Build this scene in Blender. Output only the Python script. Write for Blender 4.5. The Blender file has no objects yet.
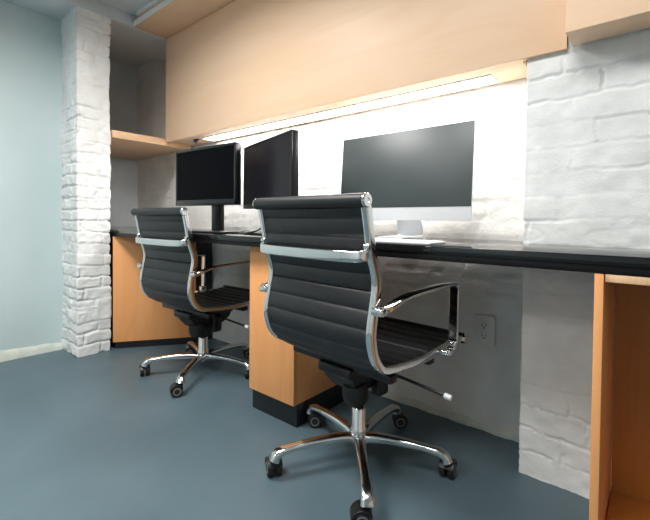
import bpy, bmesh, math, random
import numpy as np
from mathutils import Vector, Matrix
random.seed(3)
PI = math.pi
S = bpy.context.scene
COL = S.collection

# ------------------------------------------------------------------ helpers
def lin(r, g, b):
    f = lambda c: (c/255/12.92) if c/255 <= .04045 else ((c/255+.055)/1.055)**2.4
    return (f(r), f(g), f(b), 1)

def newmat(name):
    m = bpy.data.materials.new(name); m.use_nodes = True
    nt = m.node_tree
    return m, nt, nt.nodes['Principled BSDF']

def plain(name, col, rough=.5, metal=0, spec=.5, coat=0):
    m, nt, b = newmat(name)
    b.inputs['Base Color'].default_value = col
    b.inputs['Roughness'].default_value = rough
    b.inputs['Metallic'].default_value = metal
    b.inputs['Specular IOR Level'].default_value = spec
    b.inputs['Coat Weight'].default_value = coat
    return m

def noisy(name, c1, c2, rough=.5, scale=(6, 6, 6), detail=5, bump=0, bscale=60, metal=0, spec=.5, dist=0, lo=.35, hi=.65, rvar=0):
    """two-tone noise material with an optional fine bump"""
    m, nt, b = newmat(name)
    N, L = nt.nodes, nt.links
    tc = N.new('ShaderNodeTexCoord'); mp = N.new('ShaderNodeMapping')
    mp.inputs['Scale'].default_value = scale
    L.new(tc.outputs['Object'], mp.inputs['Vector'])
    nz = N.new('ShaderNodeTexNoise'); nz.inputs['Scale'].default_value = 1
    nz.inputs['Detail'].default_value = detail; nz.inputs['Distortion'].default_value = dist
    L.new(mp.outputs[0], nz.inputs['Vector'])
    cr = N.new('ShaderNodeValToRGB')
    cr.color_ramp.elements[0].color = c1; cr.color_ramp.elements[1].color = c2
    cr.color_ramp.elements[0].position = lo; cr.color_ramp.elements[1].position = hi
    L.new(nz.outputs['Fac'], cr.inputs['Fac']); L.new(cr.outputs[0], b.inputs['Base Color'])
    b.inputs['Roughness'].default_value = rough
    b.inputs['Metallic'].default_value = metal
    b.inputs['Specular IOR Level'].default_value = spec
    if rvar:
        mr = N.new('ShaderNodeMapRange'); mr.inputs['To Min'].default_value = rough-rvar; mr.inputs['To Max'].default_value = rough+rvar
        L.new(nz.outputs['Fac'], mr.inputs['Value']); L.new(mr.outputs[0], b.inputs['Roughness'])
    if bump:
        n2 = N.new('ShaderNodeTexNoise'); n2.inputs['Scale'].default_value = bscale; n2.inputs['Detail'].default_value = 4
        L.new(tc.outputs['Object'], n2.inputs['Vector'])
        bp = N.new('ShaderNodeBump'); bp.inputs['Strength'].default_value = bump; bp.inputs['Distance'].default_value = .01
        L.new(n2.outputs['Fac'], bp.inputs['Height']); L.new(bp.outputs[0], b.inputs['Normal'])
    return m

def wood(name, c1, c2, c3, axis='x', rough=.42):
    """plywood veneer: long cathedral figure plus fine pores running along one axis"""
    m, nt, b = newmat(name)
    N, L = nt.nodes, nt.links
    tc = N.new('ShaderNodeTexCoord'); mp = N.new('ShaderNodeMapping')
    k = {'x': (.7, 5, 5), 'y': (5, .7, 5), 'z': (5, 5, .7)}[axis]
    mp.inputs['Scale'].default_value = k
    L.new(tc.outputs['Object'], mp.inputs['Vector'])
    nz = N.new('ShaderNodeTexNoise'); nz.inputs['Scale'].default_value = 1.1; nz.inputs['Detail'].default_value = 3; nz.inputs['Distortion'].default_value = .7
    L.new(mp.outputs[0], nz.inputs['Vector'])
    mul = N.new('ShaderNodeMath'); mul.operation = 'MULTIPLY'; mul.inputs[1].default_value = 9
    fr = N.new('ShaderNodeMath'); fr.operation = 'PINGPONG'; fr.inputs[1].default_value = 1
    L.new(nz.outputs['Fac'], mul.inputs[0]); L.new(mul.outputs[0], fr.inputs[0])
    mp2 = N.new('ShaderNodeMapping')
    mp2.inputs['Scale'].default_value = {'x': (3, 120, 120), 'y': (120, 3, 120), 'z': (120, 120, 3)}[axis]
    L.new(tc.outputs['Object'], mp2.inputs['Vector'])
    n2 = N.new('ShaderNodeTexNoise'); n2.inputs['Scale'].default_value = 1; n2.inputs['Detail'].default_value = 3
    L.new(mp2.outputs[0], n2.inputs['Vector'])
    add = N.new('ShaderNodeMath'); add.operation = 'MULTIPLY_ADD'; add.inputs[1].default_value = .42
    L.new(fr.outputs[0], add.inputs[0]); 
    m3 = N.new('ShaderNodeMath'); m3.operation = 'MULTIPLY'; m3.inputs[1].default_value = .6
    L.new(n2.outputs['Fac'], m3.inputs[0]); L.new(m3.outputs[0], add.inputs[2])
    cr = N.new('ShaderNodeValToRGB')
    e = cr.color_ramp.elements
    e[0].color = c1; e[0].position = .1; e[1].color = c3; e[1].position = .9
    q = e.new(.5); q.color = c2
    L.new(add.outputs[0], cr.inputs['Fac']); L.new(cr.outputs[0], b.inputs['Base Color'])
    b.inputs['Roughness'].default_value = rough
    b.inputs['Specular IOR Level'].default_value = .35
    return m

def emit(name, col, strength):
    m, nt, b = newmat(name)
    b.inputs['Base Color'].default_value = (.8, .8, .8, 1)
    b.inputs['Emission Color'].default_value = col
    b.inputs['Emission Strength'].default_value = strength
    return m

class MB:
    """collects shapes into one mesh"""
    def __init__(s): s.bm = bmesh.new(); s.mi = 0
    def _tag(s, faces):
        for f in faces: f.material_index = s.mi
    def box(s, x0, x1, y0, y1, z0, z1, bev=0, seg=2, mat=None):
        t = bmesh.new()
        bmesh.ops.create_cube(t, size=1)
        for v in t.verts:
            v.co = Vector(((x0+x1)/2+v.co.x*(x1-x0), (y0+y1)/2+v.co.y*(y1-y0), (z0+z1)/2+v.co.z*(z1-z0)))
        if bev: bmesh.ops.bevel(t, geom=t.edges[:], offset=bev, segments=seg, profile=.5, affect='EDGES')
        return s._merge(t, mat)
    def _merge(s, t, mat=None):
        if mat is not None: bmesh.ops.transform(t, matrix=mat, verts=t.verts[:])
        mp = {}
        for v in t.verts: mp[v] = s.bm.verts.new(v.co)
        for f in t.faces:
            try:
                g = s.bm.faces.new([mp[v] for v in f.verts]); g.material_index = s.mi
            except ValueError: pass
        t.free()
        return s
    def prism(s, pts, z0, z1, bev=0):
        t = bmesh.new()
        lo = [t.verts.new((x, y, z0)) for x, y in pts]; hi = [t.verts.new((x, y, z1)) for x, y in pts]
        n = len(pts)
        t.faces.new(lo[::-1]); t.faces.new(hi)
        for i in range(n): t.faces.new((lo[i], lo[(i+1) % n], hi[(i+1) % n], hi[i]))
        bmesh.ops.recalc_face_normals(t, faces=t.faces[:])
        if bev: bmesh.ops.bevel(t, geom=t.edges[:], offset=bev, segments=2, profile=.5, affect='EDGES')
        return s._merge(t)
    def rings(s, rings, cap=True):
        bm = s.bm
        R = [[bm.verts.new(p) for p in r] for r in rings]
        n = len(R[0]); fs = []
        for a, b in zip(R[:-1], R[1:]):
            for i in range(n): fs.append(bm.faces.new((a[i], a[(i+1) % n], b[(i+1) % n], b[i])))
        if cap: fs.append(bm.faces.new(R[0][::-1])); fs.append(bm.faces.new(R[-1]))
        s._tag(fs); return s
    def lathe(s, prof, origin, axis=(0, 0, 1), n=24):
        """prof = [(radius, distance along axis)]"""
        ax = Vector(axis).normalized()
        u = ax.orthogonal().normalized(); w = ax.cross(u)
        o = Vector(origin)
        return s.rings([[o+ax*h+(u*math.cos(2*PI*i/n)+w*math.sin(2*PI*i/n))*max(r, 1e-4) for i in range(n)] for r, h in prof])
    def cyl(s, p0, p1, r0, r1=None, n=20, bev=0):
        p0 = Vector(p0); p1 = Vector(p1); d = (p1-p0).length
        r1 = r0 if r1 is None else r1
        if bev: pr = [(r0-bev, 0), (r0, bev), (r1, d-bev), (r1-bev, d)]
        else: pr = [(r0, 0), (r1, d)]
        return s.lathe(pr, p0, p1-p0, n)
    def tube(s, pts, r, n=10):
        pts = [Vector(p) for p in pts]; rings = []
        up = None
        for i, p in enumerate(pts):
            t = (pts[min(i+1, len(pts)-1)]-pts[max(i-1, 0)]).normalized()
            if up is None: up = t.orthogonal().normalized()
            up = (up-t*up.dot(t)).normalized(); w = t.cross(up)
            rr = r[i] if isinstance(r, (list, tuple)) else r
            rings.append([p+(up*math.cos(2*PI*k/n)+w*math.sin(2*PI*k/n))*rr for k in range(n)])
        return s.rings(rings)
    def band(s, pts, side, w, t, rnd=.4, k=3):
        """sweep a rounded rectangle: w across 'side', t along the path normal. w, t may be lists"""
        pts = [Vector(p) for p in pts]; side = Vector(side).normalized(); rings = []
        for i, p in enumerate(pts):
            tg = (pts[min(i+1, len(pts)-1)]-pts[max(i-1, 0)]).normalized()
            nm = side.cross(tg).normalized()
            ww = (w[i] if isinstance(w, (list, tuple)) else w)/2; tt = (t[i] if isinstance(t, (list, tuple)) else t)/2
            r = min(ww, tt)*rnd; ring = []
            for cx, cy, a0 in ((ww-r, tt-r, 0), (-ww+r, tt-r, PI/2), (-ww+r, -tt+r, PI), (ww-r, -tt+r, 1.5*PI)):
                for q in range(k+1):
                    a = a0+PI/2*q/k
                    ring.append(p+side*(cx+r*math.cos(a))+nm*(cy+r*math.sin(a)))
            rings.append(ring)
        return s.rings(rings)
    def move(s, M):
        bmesh.ops.transform(s.bm, matrix=M, verts=s.bm.verts[:]); return s
    def build(s, name, mats, parent=None, ang=35):
        bm = s.bm
        bmesh.ops.recalc_face_normals(bm, faces=bm.faces[:])
        me = bpy.data.meshes.new(name); bm.to_mesh(me); bm.free()
        if not isinstance(mats, (list, tuple)): mats = [mats]
        for m in mats: me.materials.append(m)
        me.polygons.foreach_set('use_smooth', [True]*len(me.polygons))
        me.set_sharp_from_angle(angle=math.radians(ang))
        o = bpy.data.objects.new(name, me); COL.objects.link(o)
        if parent: o.parent = parent
        return o

def tag(o, label, cat, group=None):
    o['label'] = label; o['category'] = cat
    if group: o['group'] = group
    return o
def thing(name, label, cat, loc=(0, 0, 0), rotz=0, group=None):
    o = bpy.data.objects.new(name, None); COL.objects.link(o)
    o.empty_display_size = .1
    o.location = loc; o.rotation_euler = (0, 0, rotz)
    return tag(o, label, cat, group)
def struct(o, label=None):
    o['kind'] = 'structure'
    if label: o['label'] = label
    return o

def catmull(P, n=8):
    P = [Vector(p) for p in P]; out = []
    Q = [P[0]*2-P[1]]+P+[P[-1]*2-P[-2]]
    for i in range(1, len(Q)-2):
        a, b, c, d = Q[i-1:i+3]
        for k in range(n):
            t = k/n
            out.append(.5*((2*b)+(c-a)*t+(2*a-5*b+4*c-d)*t*t+(3*b-a-3*c+d)*t**3))
    out.append(P[-1]); return out

# ------------------------------------------------------------------ materials
M = {}
M['brick'] = noisy('white_brick_paint', lin(228, 229, 227), lin(240, 241, 239), .62, (9, 9, 9), 4, .12, 150, spec=.3)
M['brick_old'] = noisy('white_plaster_paint', lin(222, 219, 213), lin(236, 235, 231), .65, (7, 7, 7), 6, .15, 120, spec=.3)
M['blue_wall'] = noisy('pale_blue_wall_paint', lin(190, 206, 207), lin(197, 212, 213), .55, (2, 2, 2), 3, .04, 90, spec=.3)
M['ceiling'] = noisy('ceiling_paint', lin(205, 212, 216), lin(214, 220, 223), .7, (3, 3, 3), 3, spec=.2)
M['grey_wall'] = noisy('grey_alcove_paint', lin(204, 210, 214), lin(214, 220, 224), .6, (6, 6, 6), 4, .1, 80, spec=.3)
M['floor'] = noisy('blue_grey_floor_paint', lin(78, 97, 105), lin(89, 108, 116), .42, (2.6, 2.6, 2.6), 7, .05, 40, spec=.4, rvar=.06)
M['plaster'] = noisy('cream_plaster', lin(196, 204, 196), lin(216, 218, 206), .7, (14, 14, 14), 5, .3, 40, spec=.2)
M['wood_x'] = wood('maple_ply_long_grain', lin(240, 203, 168), lin(244, 209, 176), lin(246, 213, 182), 'x')
M['wood_y'] = wood('maple_ply_cross_grain', lin(224, 182, 142), lin(230, 190, 152), lin(234, 197, 161), 'y')
M['wood_z'] = wood('maple_ply_upright_grain', lin(228, 157, 98), lin(236, 166, 106), lin(240, 173, 115), 'z')
M['wood_edge'] = wood('ply_edge', lin(206, 164, 124), lin(226, 186, 146), lin(236, 202, 164), 'z')
M['wood_shaded'] = wood('shaded_maple_ply', lin(176, 112, 52), lin(186, 121, 58), lin(194, 130, 66), 'z')  # maple with the shade inside the open cabinet put into its colour
M['desk_top'] = plain('black_laminate', lin(18, 19, 20), .09, 0, .55)
M['desk_edge'] = plain('black_laminate_edge', lin(11, 11, 12), .45, 0, .25)
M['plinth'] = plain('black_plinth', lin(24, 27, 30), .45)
M['chrome'] = plain('chrome', (.82, .82, .81, 1), .07, 1)
M['alu'] = plain('polished_aluminium', (.74, .74, .73, 1), .16, 1)
M['leather'] = noisy('black_leather', lin(25, 26, 28), lin(32, 33, 35), .42, (30, 30, 30), 4, .10, 500, spec=.5)
M['black'] = plain('black_plastic', lin(16, 16, 17), .38)
M['rubber'] = plain('black_rubber', lin(22, 22, 23), .6)
M['ring'] = plain('grey_plastic', lin(120, 120, 118), .4)
M['gloss'] = plain('black_bezel', lin(24, 25, 27), .3)
M['screen'] = plain('dark_screen', lin(5, 5, 9), .2, 0, .04)
M['screen_matt'] = plain('matt_screen', lin(16, 15, 24), .36, 0, .3)
M['glass'] = plain('glass_screen', lin(60, 70, 70), .42, 0, 1.0)
M['silver'] = plain('silver_aluminium', lin(236, 238, 240), .32, .0)
M['white'] = plain('white_plastic', lin(236, 238, 240), .35)
M['outlet'] = plain('white_outlet_plastic', lin(226, 226, 220), .35)
M['slot'] = plain('outlet_slot', lin(30, 28, 26), .6)
M['led'] = emit('led_diffuser', (1, .975, .96, 1), 40)
M['lamp'] = emit('ceiling_lamp_diffuser', (1, .985, .96, 1), 4)
M['trim'] = plain('white_trim', lin(240, 242, 242), .4)

# ------------------------------------------------------------------ measurements (metres)
H = .8089
XL, XL2, XP = -2.80, -3.406, -2.549
YP, YQ, YD, YB, YBR = .833, 1.014, 1.0236, 1.574, 1.378
XBR = -.324
ZD, ZDB, ZU, ZT, ZC = .74, .70, 1.327, 2.010, 2.085
XR, YF = 1.7, -2.4

# ------------------------------------------------------------------ room shell
struct(MB().box(XL2-.1, XR+.1, YF-.1, YB+.1, -.08, 0).build('floor', M['floor']))
struct(MB().box(XL2-.1, XR+.1, YF-.1, YB+.1, ZC, ZC+.08).build('ceiling', M['ceiling']))
struct(MB().box(XL-.1, XL, YF, YP+.05, 0, ZC).build('wall_left', M['blue_wall']))
struct(MB().box(XL2-.1, XR+.1, YF-.1, YF, 0, ZC).build('wall_front', M['ceiling']))
struct(MB().box(XR, XR+.1, YF, YB, 0, ZC).build('wall_right', M['brick']))
struct(MB().box(XL2-.1, XL2, YQ-.1, YB+.05, 0, ZC).build('wall_alcove', M['grey_wall']))
# lowered strip of ceiling along the left wall, over the pillar and the alcove
o = MB().box(XL-.03, XP+.004, YF, YQ, ZT, ZC, .004).box(-2.92, XP+.004, YQ-.002, YB, ZT, ZC, .004).build('trim_1', M['ceiling']); struct(o)

# value noise for the painted brickwork
def vnoise(x, y, seed):
    xi = np.floor(x).astype(np.int64); yi = np.floor(y).astype(np.int64)
    fx = x-xi; fy = y-yi; fx = fx*fx*(3-2*fx); fy = fy*fy*(3-2*fy)
    def h(a, b):
        n = (a*374761393+b*668265263+seed*982451653) & 0x7fffffff
        n = ((n ^ (n >> 13))*1274126177) & 0x7fffffff
        return ((n ^ (n >> 16)) & 0xffff)/65535.
    return (h(xi, yi)*(1-fx)+h(xi+1, yi)*fx)*(1-fy)+(h(xi, yi+1)*(1-fx)+h(xi+1, yi+1)*fx)*fy

def brick_wall(name, path, z0, z1, res, seed, amp=1, course=.074, length=.215, mat=None, noise=1, rough_low=1, groove=1):
    pts = []
    for (a, b) in zip(path[:-1], path[1:]):
        L = math.dist(a, b); n = max(2, int(L/res))
        d = ((b[0]-a[0])/L, (b[1]-a[1])/L)
        for i in range(n): pts.append((a[0]+d[0]*L*i/n, a[1]+d[1]*L*i/n, d[1], -d[0]))
    pts.append((path[-1][0], path[-1][1], pts[-1][2], pts[-1][3]))
    P = np.array(pts); ns = len(P)
    N = P[:, 2:].copy()
    for _ in range(3):
        N[1:-1] = (N[:-2]+2*N[1:-1]+N[2:])/4
    N /= np.linalg.norm(N, axis=1)[:, None]
    s = np.concatenate([[0], np.cumsum(np.hypot(np.diff(P[:, 0]), np.diff(P[:, 1])))])
    nz = max(2, int((z1-z0)/res)); z = np.linspace(z0, z1, nz)
    SS, ZZ = np.meshgrid(s, z, indexing='ij')
    wob = (vnoise(SS*7, ZZ*7, seed)-.5)*.016+(vnoise(SS*25, ZZ*25, seed+5)-.5)*.011+(vnoise(SS*60, ZZ*60, seed+12)-.5)*.006
    zc = (ZZ+wob)/course; row = np.floor(zc)
    sb = (SS+wob*1.3)/length+.5*(row % 2)+.13*np.sin(row*3.7); colm = np.floor(sb)
    ez = np.abs(zc-row-.5)*-1+.5; ex = (np.abs(sb-colm-.5)*-1+.5)*length/course
    e = np.minimum(ez, ex)*course
    wid = (.004+.006*vnoise(SS*6, ZZ*6, seed+9))*groove
    g = np.clip(1-e/wid, 0, 1); g = g*g*(3-2*g)
    deep = np.clip(vnoise(SS*4+3, ZZ*9, seed+2)*1.6-.25, .12, 1)
    off = vnoise(colm*7.31+.5, row*5.17+.5, seed+3)-.5
    d = -.0105*g*deep+off*.005+(vnoise(SS*14, ZZ*14, seed+1)-.5)*.004*noise+(vnoise(SS*40, ZZ*40, seed+4)-.5)*.0035*noise+(vnoise(SS*2.5, ZZ*2.5, seed+6)-.5)*.008*noise
    crack = np.clip(1-np.abs(vnoise(SS*9, ZZ*26, seed+7)-.5)*16, 0, 1)*np.clip(vnoise(SS*3, ZZ*3, seed+8)*3-1.7, 0, 1)
    d -= .005*crack
    d *= amp
    if rough_low != 1: d *= np.where(ZZ < .72, rough_low, 1)
    V = np.stack([P[:, 0][:, None]+N[:, 0][:, None]*d, P[:, 1][:, None]+N[:, 1][:, None]*d, ZZ], -1).reshape(-1, 3)
    idx = np.arange(ns*nz).reshape(ns, nz)
    F = np.stack([idx[:-1, :-1], idx[1:, :-1], idx[1:, 1:], idx[:-1, 1:]], -1).reshape(-1, 4)
    me = bpy.data.meshes.new(name)
    me.from_pydata(V.tolist(), [], F.tolist())
    me.materials.append(mat)
    me.polygons.foreach_set('use_smooth', [True]*len(me.polygons)); me.update()
    o = bpy.data.objects.new(name, me); COL.objects.link(o)
    return struct(o)

brick_wall('wall_back', [(XL2, YB), (XBR+.05, YB)], 0, ZC, .011, 11, .6, mat=M['brick_old'], rough_low=.9)
brick_wall('wall_breast', [(XBR, YB+.02), (XBR, YBR), (XR, YBR)], 0, ZC, .005, 23, .85, mat=M['brick'], groove=.6)
brick_wall('wall_pillar', [(XL-.02, YP), (XP, YP), (XP, YQ), (XL2, YQ)], 0, ZT+.002, .006, 41, 1.4, course=.066, length=.2, mat=M['brick'])

# lumpy plaster skirting on the left wall and a thin one under the desk
def skirting(name, p0, p1, h, t, seed, mat):
    n = 70; rings = []; rnd = random.Random(seed)
    d = Vector((p1[0]-p0[0], p1[1]-p0[1], 0)).normalized(); nm = Vector((d.y, -d.x, 0))
    for i in range(n+1):
        f = i/n; hh = h*(1+.22*math.sin(f*23)+rnd.uniform(-.1, .1)); tt = t*(1+.2*math.sin(f*31+1)+rnd.uniform(-.12, .12))
        p = Vector((p0[0]+(p1[0]-p0[0])*f, p0[1]+(p1[1]-p0[1])*f, 0))
        rings.append([p, p+nm*tt, p+nm*tt*.85+Vector((0, 0, hh*.45)), p+nm*tt*.45+Vector((0, 0, hh*.85)), p+Vector((0, 0, hh))])
    m = MB(); m.rings(rings)
    return struct(m.build(name, mat, ang=60))
skirting('baseboard_left', (XL, YF), (XL, YP), .05, .018, 5, M['plaster'])
skirting('baseboard_back', (-1.0, YB+.001), (XBR, YB+.001), .022, .016, 6, M['plaster'])

# ------------------------------------------------------------------ ceiling lamps (behind the camera)
def ceiling_lamp(x, y, w, d, watts, label):
    t = thing('ceiling_light', label, 'ceiling light', (x, y, ZC), 0, 'ceiling light panels')
    m = MB()
    for a in ((-w/2-.02, w/2+.02, -d/2-.02, -d/2), (-w/2-.02, w/2+.02, d/2, d/2+.02), (-w/2-.02, -w/2, -d/2, d/2), (w/2, w/2+.02, -d/2, d/2)):
        m.box(*a, -.024, 0, .002)
    m.build('frame', M['trim'], t)
    MB().box(-w/2, w/2, -d/2, d/2, -.018, -.002).build('diffuser', M['lamp'], t)
    ld = bpy.data.lights.new('lamp', 'AREA'); ld.shape = 'RECTANGLE'; ld.size = w*.96; ld.size_y = d*.96
    ld.energy = watts; ld.color = (1, .985, .96); ld.spread = math.radians(164)
    lo = bpy.data.objects.new('lamp', ld); COL.objects.link(lo); lo.parent = t; lo.location = (0, 0, -.026)
ceiling_lamp(-1.5, .25, .6, .6, 29, 'flat white ceiling light panel nearest the pale blue wall')
ceiling_lamp(-.3, .15, .6, .6, 16, 'added unseen ceiling light panel brightening the right of the room')  # unseen panel added to brighten the right of the wall cabinets and brick
ceiling_lamp(-1.2, -1.5, .6, .6, 24, 'flat white ceiling light panel at the far front of the room')

# ------------------------------------------------------------------ worktop
t = thing('worktop', 'long black laminate worktop running along the white brick wall', 'desk', (0, YD, ZDB))
def top_poly(front): return [(XL2+.004, front), (XR-.004, front), (XR-.004, YBR-.012-YD), (XBR-.014, YBR-.012-YD), (XBR-.014, YB-.012-YD), (XL2+.004, YB-.012-YD)]
MB().prism(top_poly(0), .019, ZD-ZDB, .0012).build('top_panel', M['desk_top'], t)
MB().prism(top_poly(.004), 0, .0185, .001).build('under_panel', M['desk_edge'], t)

# ------------------------------------------------------------------ cabinets under the worktop
# pedestal in the middle
X1, X2, YC, ZPB = -1.3186, -1.0546, 1.0839, .0901
t = thing('pedestal_cabinet', 'narrow maple pedestal on a black plinth between the two office chairs', 'cabinet', ((X1+X2)/2, YC, 0))
w = (X2-X1)/2; dp = YB-.016-YC
m = MB(); m.box(-w, w, .019, dp, ZPB, ZDB-.001, .0015); m.build('body', M['wood_z'], t)
MB().box(-w, w, 0, .0185, ZPB, ZDB-.004, .0015).build('front_panel', M['wood_z'], t)
MB().box(-w+.001, w-.0005, .0195, dp, 0, ZPB-.0005, .001).build('plinth', M['plinth'], t)
# corner cabinet in the alcove, its wide front set at an angle
A = Vector((-2.545, 1.026)); B = Vector((-2.272, 1.425))
t = thing('corner_cabinet', 'honey maple cabinet beside the white brick pillar under the worktop end', 'cabinet', (A.x, A.y, 0))
dB = B-A; nrm = Vector((dB.y, -dB.x)).normalized(); yb = YB-.014-A.y
poly = [(0, 0), (dB.x, dB.y), (dB.x, yb), (-.25, yb), (-.25, 0)]
inn = [(-.006-nrm.x*.0, .012), (dB.x-nrm.x*.019, dB.y-nrm.y*.019+.0), (dB.x-.019, yb), (-.25, yb), (-.25, .012)]
inn[0] = (-nrm.x*.0195, -nrm.y*.0195+.0)
inn[0] = (inn[0][0], max(inn[0][1], .004))
inn[4] = (-.25, .004)
m = MB(); m.prism(inn, .045, ZDB-.001, .001); m.build('body', M['plinth'], t)  # body drawn in the plinth's black, only the front is maple
f0 = Vector((0, 0)); 
m = MB(); m.prism([(0, 0), (dB.x, dB.y), (dB.x-nrm.x*.018, dB.y-nrm.y*.018), (-nrm.x*.018, -nrm.y*.018)], .045, ZDB-.004, .001)
m.build('front_panel', M['wood_z'], t)
k = .012
m = MB(); m.prism([(-nrm.x*k, -nrm.y*k+.012), (dB.x-nrm.x*k, dB.y-nrm.y*k), (dB.x-.02, yb), (-.25, yb), (-.25, .012)], 0, .0445, .001); m.build('plinth', M['plinth'], t)
# open bookcase at the right
XC = -.0985; XCE = .95; YCF = .991; YCB = YBR-.02
t = thing('open_cabinet', 'open maple cabinet with upright side panel at the right end under the worktop', 'cabinet', (XC, YCF, 0))
WC = XCE-XC; DC = YCB-YCF
# its uprights stand flush with the worktop's front and are housed below it
m = MB(); m.box(0, .0165, .030, DC, 0, ZDB-.001, .001); m.build('side_panel', [M['wood_z']], t)
m = MB(); m.box(WC-.018, WC, .034, DC, 0, ZDB-.001, .001); m.build('side_panel', [M['wood_z']], t)
m = MB(); m.box(.0185, WC-.0185, .036, DC, .052, .07, .001); m.build('bottom_shelf', M['wood_shaded'], t)
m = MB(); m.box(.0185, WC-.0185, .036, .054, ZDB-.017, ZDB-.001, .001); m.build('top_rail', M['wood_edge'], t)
m = MB(); m.box(.0185, WC-.0185, DC-.014, DC-.002, .07, ZDB-.018, .0); m.build('back_panel', M['wood_shaded'], t)
m = MB(); m.box(.0185, WC-.0185, .06, .075, 0, .0515, .001); m.build('plinth', M['plinth'], t)

# ------------------------------------------------------------------ wall cabinets, soffit, shelf
XU1, YU, YU2 = -.212, 1.3615, 1.2462
t = thing('wall_cabinet', 'long maple wall cabinet above the monitors with one unbroken front', 'wall cabinet', (XP+.012, YU, ZU))
WU = XU1-XP-.012
MB().box(0, WU, .0235, YBR-.014-YU+.0, 0, ZT-ZU-.002, .001).box(0, XBR-XP-.03, YBR-.014-YU, YB-.014-YU, 0, ZT-ZU-.002, .001).build('body', M['wood_x'], t)
MB().box(0, WU, 0, .0185, -.004, ZT-ZU-.003, .001).build('front_panel', M['wood_x'], t)
t = thing('wall_cabinet', 'maple wall cabinet at the upper right standing further out over the brick', 'wall cabinet', (XU1+.013, YU2, ZU))
MB().box(0, XR-XU1-.01, .0235, YBR-.014-YU2, 0, ZT-ZU-.002, .001).build('body', M['wood_x'], t)
MB().box(0, XR-XU1-.01, 0, .0185, -.004, ZT-ZU-.003, .001).build('front_panel', M['wood_x'], t)

YS = 1.1462
t = thing('ceiling_soffit', 'maple board along the ceiling in front of the long wall cabinet', 'soffit', (XP+.01, YS, ZT))
MB().box(0, XR-XP-.02, .003, YB-YS-.02, 0, .030, .001).build('board', M['wood_x'], t)
MB().box(0, XR-XP-.02, 0, .0028, 0, .030).build('edge_strip', M['trim'], t)
MB().box(0, XR-XP-.02, .012, .05, .0305, ZC-ZT-.022).build('spacer', M['wood_y'], t)
MB().box(.05, XR-XP-.02, -.004, .05, ZC-ZT-.0215, ZC-ZT-.001, .002).build('white_rail', M['trim'], t)

ZS, TS = 1.346, .045
t = thing('alcove_shelf', 'thick maple shelf spanning the grey alcove beside the brick pillar', 'shelf', (XP, YQ, ZS-TS))
MB().box(XL2-XP+.004, -.004, .012, YB-YQ-.012, 0, TS, .001).build('board', M['wood_y'], t)
MB().box(-.0035, 0, .012, YB-YQ-.012, 0, TS, .0005).build('edge_band', M['wood_y'], t)

# LED bar under the long cabinet
t = thing('under_cabinet_light', 'long glowing white light bar under the long wall cabinet', 'light', (-2.24, 1.446, ZU))
LW = 1.785
MB().box(0, LW, 0, 0.090, -.0008, 0).box(0, LW, 0, .0035, -.0055, -.0008).box(0, LW, .0865, .09, -.0055, -.0008).box(0, .0035, .0035, .0865, -.0055, -.0008).box(LW-.0035, LW, .0035, .0865, -.0055, -.0008).build('housing', M['trim'], t)
MB().box(.006, LW-.006, .004, .086, -.0042, -.0009).build('diffuser', M['led'], t)
m = MB(); m.box(0, .045, 0, .02, -.014, 0, .001); m.tube([(.02, .01, -.012), (-.01, .02, -.02), (-.05, .05, -.006)], .003, 8)
o = m.build('cable_clip', M['black']); o.location = (-2.33, 1.44, ZU); tag(o, 'small black cable clip under the left end of the long wall cabinet', 'cable clip')

# ------------------------------------------------------------------ wall outlet
t = thing('wall_outlet', 'white duplex power outlet on the wall under the worktop', 'outlet', (-.4985, YB-.004, .388))
MB().box(-.037, .037, -.009, 0, -.058, .058, .003).build('cover_plate', M['outlet'], t)
for s in (1, -1):
    m = MB(); m.box(-.017, .017, -.0115, -.009, s*.0195-.0145, s*.0195+.0145, .0012)
    r = m.build('receptacle', M['outlet'], t)
    m = MB(); z = s*.0195
    m.box(-.0085, -.006, -.0121, -.0114, z-.002, z+.008); m.box(.006, .0085, -.0121, -.0114, z-.001, z+.007)
    m.cyl((0, -.0121, z-.0075), (0, -.0114, z-.0075), .003, n=12)
    m.build('slot', M['slot'], r)

# ------------------------------------------------------------------ monitors
def monitor(label, L, R, zb, zt, scr, bez, basew, nx=0):
    c = (Vector(L)+Vector(R))/2; wd = (Vector(R)-Vector(L)).length/2; a = math.atan2(R[1]-L[1], R[0]-L[0])
    t = thing('monitor', label, 'monitor', (c.x, c.y, ZD), a, 'black monitors on the worktop')
    b, tt = zb-ZD, zt-ZD
    m = MB(); m.box(-wd, wd, 0, .030, b, tt, .004, 3)
    m.box(-wd*.62, wd*.62, .029, .058, b+.05, tt-.05, .014, 3); m.build('housing', M['gloss'], t)
    # bezel frame
    m = MB()
    for q in ((-wd, wd, b, b+bez*2.2), (-wd, wd, tt-bez, tt), (-wd, -wd+bez, b, tt), (wd-bez, wd, b, tt)):
        m.box(q[0], q[1], -.006, 0, q[2], q[3], .002)
    m.build('bezel', M['gloss'], t)
    MB().box(-wd+bez, wd-bez, -.0025, 0, b+bez*2.2, tt-bez).build('screen', scr, t)
    m = MB(); m.box(nx-.035, nx+.035, .045, .075, .008, b+.12, .006); m.box(-.05, .05, .05, .07, b+.06, b+.16, .004); m.build('stand_neck', M['gloss'], t)
    m = MB(); m.box(nx-basew/2, nx+basew/2, -.07, .13, 0, .010, .004, 3); m.build('stand_base', M['gloss'], t)
    return t
monitor('black monitor behind the further office chair, leftmost on the worktop', (-1.987, 1.128), (-1.512, 1.161), .877, 1.171, M['screen'], .013, .34, .03)
monitor('black monitor turned sideways between its twin and the silver computer', (-1.628, 1.30), (-1.142, 1.158), .862, 1.178, M['screen_matt'], .010, .20)

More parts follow.
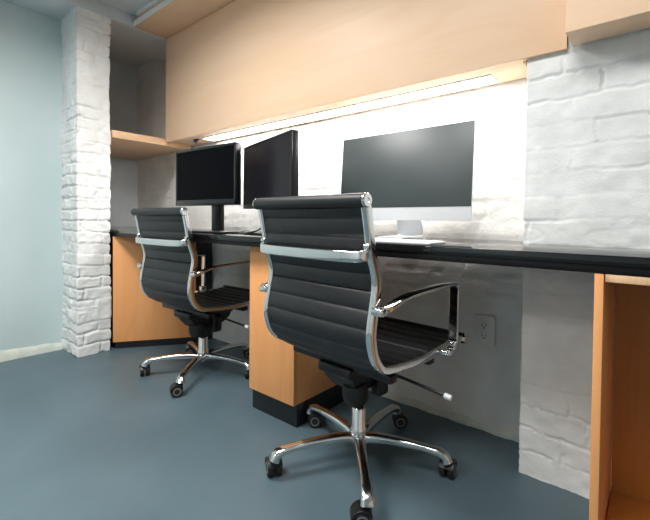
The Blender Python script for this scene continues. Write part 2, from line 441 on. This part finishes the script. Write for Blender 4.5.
# all-in-one computer
t = thing('desktop_computer', 'slim silver desktop computer with a wide grey glass screen on the worktop', 'computer', (-.777, 1.375, ZD), 0)
T = math.radians(3.5); z0 = .071; hh = .352; hw = .287
Rm = Matrix.Translation((0, 0, z0)) @ Matrix.Rotation(-T, 4, 'X')
m = MB(); m.box(-hw, hw, 0, .006, 0, hh, .0015)
# bulged back
rings = []
for k in range(7):
    f = k/6; sx = hw*(1-.9*f**2.2*.75); sz0 = .0+hh*.5; sz = hh/2*(1-.9*f**2.2*.75); y = .006+.034*math.sin(f*PI/2)
    rings.append([(-sx, y, sz0-sz), (sx, y, sz0-sz), (sx, y, sz0+sz), (-sx, y, sz0+sz)])
m.rings(rings); m.move(Rm); m.build('case', M['silver'], t)
m = MB(); m.box(-hw+.001, hw-.001, -.0025, 0, .051, hh-.0005, .0008); m.move(Rm); m.build('screen', M['glass'], t)
m = MB(); m.band([Vector(p) for p in ((0, .045, .20), (0, .058, .15), (0, .085, .09), (0, .105, .035), (0, .108, .012), (0, .09, .0045), (0, .02, .004), (0, -.06, .004))], (1, 0, 0), .112, .006, .5)
m.build('stand', M['silver'], t)

# white keyboard in front of it
t = thing('keyboard', 'flat white keyboard in front of the silver computer', 'keyboard', (-.635, 1.12, ZD), math.radians(0))
m = MB(); m.box(-.14, .14, -.057, .057, 0, .007, .003); m.build('case', M['white'], t)
km = []
for r in range(5):
    y = -.046+r*.0195
    xs = np.linspace(-.13, .13, 15)
    if r == 0: segs = [(-.13, -.112), (-.109, -.091), (-.088, -.066), (-.063, .04), (.043, .065), (.068, .086), (.089, .13)]
    else: segs = [(a+.001, b-.001) for a, b in zip(xs[:-1], xs[1:])]
    for a, b in segs:
        MB().box(a, b, y, y+.0165, .0068, .0088, .0008).build('key', M['white'], t)

# cable by the second monitor
pts = catmull([(-1.50, 1.17, ZD+.004), (-1.44, 1.155, ZD+.004), (-1.36, 1.16, ZD+.02), (-1.32, 1.165, ZD+.045), (-1.29, 1.17, ZD+.085)], 8)
m = MB(); m.tube(pts, .0035, 8)
tag(m.build('cable', M['black']), 'thin black cable curling on the worktop below the sideways monitor', 'cable')

# ------------------------------------------------------------------ office chairs
W = .213
PROF = [(-.252, .862), (-.243, .838), (-.230, .775), (-.2215, .724), (-.203, .675), (-.197, .634), (-.207, .579), (-.2165, .527), (-.2155, .49), (-.200, .446), (-.167, .412), (-.117, .401), (-.03, .392), (.045, .388), (.139, .393), (.24, .399), (.302, .402)]
CURVE = catmull([(0, y, z) for y, z in PROF], 10)
def resample(path, step):
    out = [path[0]]; acc = 0
    for a, b in zip(path[:-1], path[1:]):
        d = (b-a).length; p = 0
        while acc+d-p >= step:
            p += step-acc; acc = 0; out.append(a.lerp(b, p/d))
        acc += d-p
    return out
FINE = resample(CURVE, .0025)

def sling(name, pts, s0, parent, pitch=.0495):
    """padded ribbed upholstery between the side frames"""
    xs = np.linspace(-1, 1, 9)*(W-.008)
    front, back = [], []
    n = len(pts)
    for i, p in enumerate(pts):
        tg = (pts[min(i+1, n-1)]-pts[max(i-1, 0)]).normalized(); nm = Vector((1, 0, 0)).cross(tg)
        s = s0+i*.0025
        r = abs(math.sin(PI*s/pitch)); hgt = .0035+.0075*r**.42
        rowf, rowb = [], []
        for x in xs:
            sag = -.006*(1-(x/W)**2)
            e = 1 if abs(x) < W*.9 else .75
            rowf.append(p+nm*(hgt*e+sag)+Vector((x, 0, 0))); rowb.append(p+nm*(-hgt*e+sag)+Vector((x, 0, 0)))
        front.append(rowf); back.append(rowb)
    m = MB()
    rings = [f+b[::-1] for f, b in zip(front, back)]
    m.rings(rings)
    return m.build(name, M['leather'], parent, ang=80)

def make_chair(label, loc, rotz, base_rot, swivels, drop=0):
    t = thing('office_chair', label, 'chair', loc, rotz, 'ribbed black office chairs')
    nb = next(i for i, p in enumerate(FINE) if p.z < .40 and p.y < 0)
    sling('backrest', FINE[8:nb], 8*.0025, t)
    sling('seat', FINE[nb-1:], (nb-1)*.0025, t)
    for sx in (-1, 1):
        x = sx*W
        cc = CURVE[2:-1:2]+[CURVE[-1]]; nn = len(cc)
        m = MB(); m.band([p+Vector((x, 0, 0)) for p in cc], (1, 0, 0), .019, [.026-.008*min(1, max(0, (i/nn-.5)/.2)) for i in range(nn)], .45)
        # fastener bosses where the brace meets the frame
        m.cyl((x-.009, -.2345, .742), (x+.009, -.2345, .742), .010, n=16, bev=.002)
        m.build('side_frame', M['chrome'], t)
    # padded rolls
    for nm_, p in (('top_roll', CURVE[0]+Vector((0, -.004, -.003))), ('front_roll', CURVE[-1]+Vector((0, .008, -.004)))):
        m = MB(); m.cyl(p+Vector((-W-.008, 0, 0)), p+Vector((W+.008, 0, 0)), .0185, n=28, bev=.003); r = m.build(nm_, M['leather'], t)
        for sx in (-1, 1):
            m = MB(); x0 = sx*(W+.0082)
            m.lathe([(.0185, 0), (.0185, .004), (.016, .007), (.007, .007), (.006, .005), (.001, .005)], p+Vector((x0, 0, 0)), (sx, 0, 0), 28)
            m.build('end_cap', M['chrome'], r)
    # chrome brace across the back
    z = .717; yb = -.222
    m = MB()
    path = [(-W+.006, yb-.004, z+.010), (-W+.004, yb-.022, z+.004), (-W+.020, yb-.034, z), (-W*.6, yb-.042, z-.001), (0, yb-.045, z-.001), (W*.6, yb-.042, z-.001), (W-.020, yb-.034, z), (W-.004, yb-.022, z+.004), (W-.006, yb-.004, z+.010)]
    m.band(catmull(path, 7), (0, 0, 1), [.030]*57, [.012]*57, .6)
    m.build('back_brace', M['chrome'], t)
    # arms
    for sx in (-1, 1):
        xa = sx*(W+.034)
        path = [(xa-sx*.010, -.212, .578), (xa, -.190, .586), (xa, -.145, .598), (xa, -.09, .606), (xa, 0, .610), (xa, .09, .612), (xa, .150, .611), (xa, .168, .608), (xa, .174, .599), (xa, .174, .57), (xa, .172, .50), (xa, .172, .44), (xa, .169, .418)]
        cp = catmull(path, 6); n = len(cp)
        wl = [.031 if i > 24 else .024+.007*i/24 for i in range(n)]; tl = [.009 if i > 16 else .017-.008*i/16 for i in range(n)]
        m = MB(); m.band(cp, (1, 0, 0), wl, tl, .5)
        a = m.build('armrest', M['chrome'], t)
        m = MB(); m.box(*sorted((sx*(W+.004), sx*(W+.040))), -.228, -.200, .568, .588, .005, 3)
        m.cyl((sx*(W+.03), -.216, .590), (sx*(W+.03), -.216, .594), .008, n=16); m.build('rear_bracket', M['chrome'], a)
        m = MB(); m.box(*sorted((sx*(W+.004), sx*(W+.05))), .118, .182, .390, .404, .004, 3); m.box(*sorted((sx*(W+.018), sx*(W+.05))), .152, .186, .400, .426, .005, 3)
        m.build('front_bracket', M['chrome'], a)
    # under-seat mechanism
    m = MB()
    m.box(-W+.008, W-.008, -.115, -.080, .352, .376, .005); m.box(-W+.008, W-.008, .095, .130, .352, .374, .005)
    m.box(-.07, .07, -.13, .145, .325, .360, .010, 3)
    m.build('seat_bearer', M['black'], t)
    m = MB()
    m.rings([[(sx*a, y0 if sy < 0 else y1, z) for sx, sy in ((-1, -1), (1, -1), (1, 1), (-1, 1))] for a, y0, y1, z in ((.035, -.045, .05, .255), (.05, -.075, .09, .275), (.06, -.10, .125, .305), (.062, -.115, .14, .335))])
    m.build('tilt_housing', M['black'], t)
    m = MB(); m.lathe([(.020, 0), (.034, .004), (.041, .018), (.041, .048), (.034, .066), (.022, .07)], (.03, -.05, .228), (0, -.2, 1), 24); m.build('tension_knob', M['rubber'], t)
    m = MB(); m.box(.038, .078, .01, .065, .235, .325, .012, 3); m.build('tilt_lock', M['black'], t)
    m = MB(); m.tube([(.05, .02, .325), (.15, .03, .317), (.288, .045, .300)], .0052, 10)
    lv = m.build('lever', M['black'], t)
    m = MB(); m.cyl((.283, .044, .3005), (.305, .0465, .2975), .0085, n=14, bev=.002); m.build('lever_tip', M['silver'], lv)
    for c in t.children: c.location.z = -drop   # seat height setting
    # column and star base
    m = MB(); m.cyl((0, 0, .18), (0, 0, .262), .015); m.lathe([(.030, .252), (.030, .258), (.022, .262)], (0, 0, 0)); m.build('gas_lift', M['black'], t)
    m = MB(); m.lathe([(.020, .058), (.026, .065), (.030, .09), (.0285, .118), (.0245, .125), (.0235, .182), (.021, .186), (.012, .186)], (0, 0, 0), n=28); m.build('column', M['chrome'], t)
    for k in range(5):
        a = base_rot+k*2*PI/5
        path = [(.018, .084), (.06, .091), (.12, .093), (.18, .091), (.225, .087), (.258, .082), (.278, .072), (.285, .058)]
        cp = catmull([(r, 0, z) for r, z in path], 5); n = len(cp)
        wl = [.038-.010*min(1, i/(n*.5))+.015*max(0, (i/n-.55)/.45) for i in range(n)]
        tl = [.034-.014*min(1, i/(n*.5))+.014*max(0, (i/n-.6)/.4) for i in range(n)]
        m = MB(); m.band(cp, (0, 1, 0), wl, tl, .8, 4)
        lg = m.build('leg', M['alu'], t, ang=50); lg.rotation_euler = (0, 0, a)
        m = MB()
        sw = swivels[k]-a
        # twin wheel caster, built with its trail along +x then turned
        m.mi = 0
        m.cyl((0, 0, .036), (0, 0, .062), .011, n=14)
        hood = []
        for q in range(9):
            ang = PI*q/8
            x = .016+math.cos(ang)*.027; zz = .027+math.sin(ang)*.028
            hood.append((x, 0, zz))
        m.band([Vector(h) for h in hood[0:8]], (0, 1, 0), .046, .006, .5)
        m.mi = 1
        for s in (-1, 1):
            m.lathe([(.012, 0), (.0225, 0), (.0262, .004), (.0262, .014), (.0235, .0175), (.017, .0175)], (.016, s*.0045, .0268), (0, s, 0), 24)
            m.mi = 2; m.lathe([(.0172, .0160), (.0172, .0186), (.0125, .0186), (.0125, .0160)], (.016, s*.0045, .0268), (0, s, 0), 24); m.mi = 0
            m.lathe([(.0123, .0), (.0123, .0172), (.001, .0172)], (.016, s*.0045, .0268), (0, s, 0), 20); m.mi = 1
        m.move(Matrix.Rotation(sw, 4, 'Z'))
        c = m.build('caster', [M['black'], M['rubber'], M['ring']], lg); c.location = (.283, 0, 0)
    return t
D = math.radians
b2 = D(85.8-90)
make_chair('nearer black ribbed office chair, in front of the silver computer', (-.750, 1.084, 0), b2, D(22)-b2, [D(a)-b2 for a in (100, 40, 40, 150, 220)])
b1 = D(92-90)
make_chair('further black ribbed office chair, between the corner cabinet and the pedestal', (-1.823, 1.188, 0), b1, D(18.5)-b1, [D(a)-b1 for a in (120, 60, 30, 160, 245)], .018)

# ------------------------------------------------------------------ camera
f, yaw, pitch, roll, sy = 395.9987, -.6956, -.0201, .0095, -31.9629
cy, sn = math.cos(yaw), math.sin(yaw)
fw = Vector((sn, cy, 0)); rt = Vector((cy, -sn, 0)); up = Vector((0, 0, 1))
f2 = fw*math.cos(pitch)+up*math.sin(pitch); u2 = up*math.cos(pitch)-fw*math.sin(pitch)
r3 = rt*math.cos(roll)+u2*math.sin(roll); u3 = u2*math.cos(roll)-rt*math.sin(roll)
cd = bpy.data.cameras.new('camera'); co = bpy.data.objects.new('camera', cd); COL.objects.link(co)
co.matrix_world = Matrix(((r3.x, u3.x, -f2.x, 0), (r3.y, u3.y, -f2.y, 0), (r3.z, u3.z, -f2.z, H), (0, 0, 0, 1)))
cd.sensor_fit = 'HORIZONTAL'; cd.sensor_width = 36; cd.lens = f/650*36; cd.shift_y = sy/650; cd.clip_start = .02
S.camera = co

# ------------------------------------------------------------------ world and view
wd = bpy.data.worlds.new('world'); S.world = wd; wd.use_nodes = True
wd.node_tree.nodes['Background'].inputs['Color'].default_value = (.75, .85, 1, 1)
wd.node_tree.nodes['Background'].inputs['Strength'].default_value = .3
vs = S.view_settings
vs.view_transform = 'Standard'; vs.look = 'None'; vs.exposure = 0; vs.gamma = 1; vs.use_curve_mapping = False
S.cycles.max_bounces = 10; S.cycles.diffuse_bounces = 6; S.cycles.glossy_bounces = 6
S.cycles.use_denoising = True
S.cycles.sample_clamp_indirect = 8
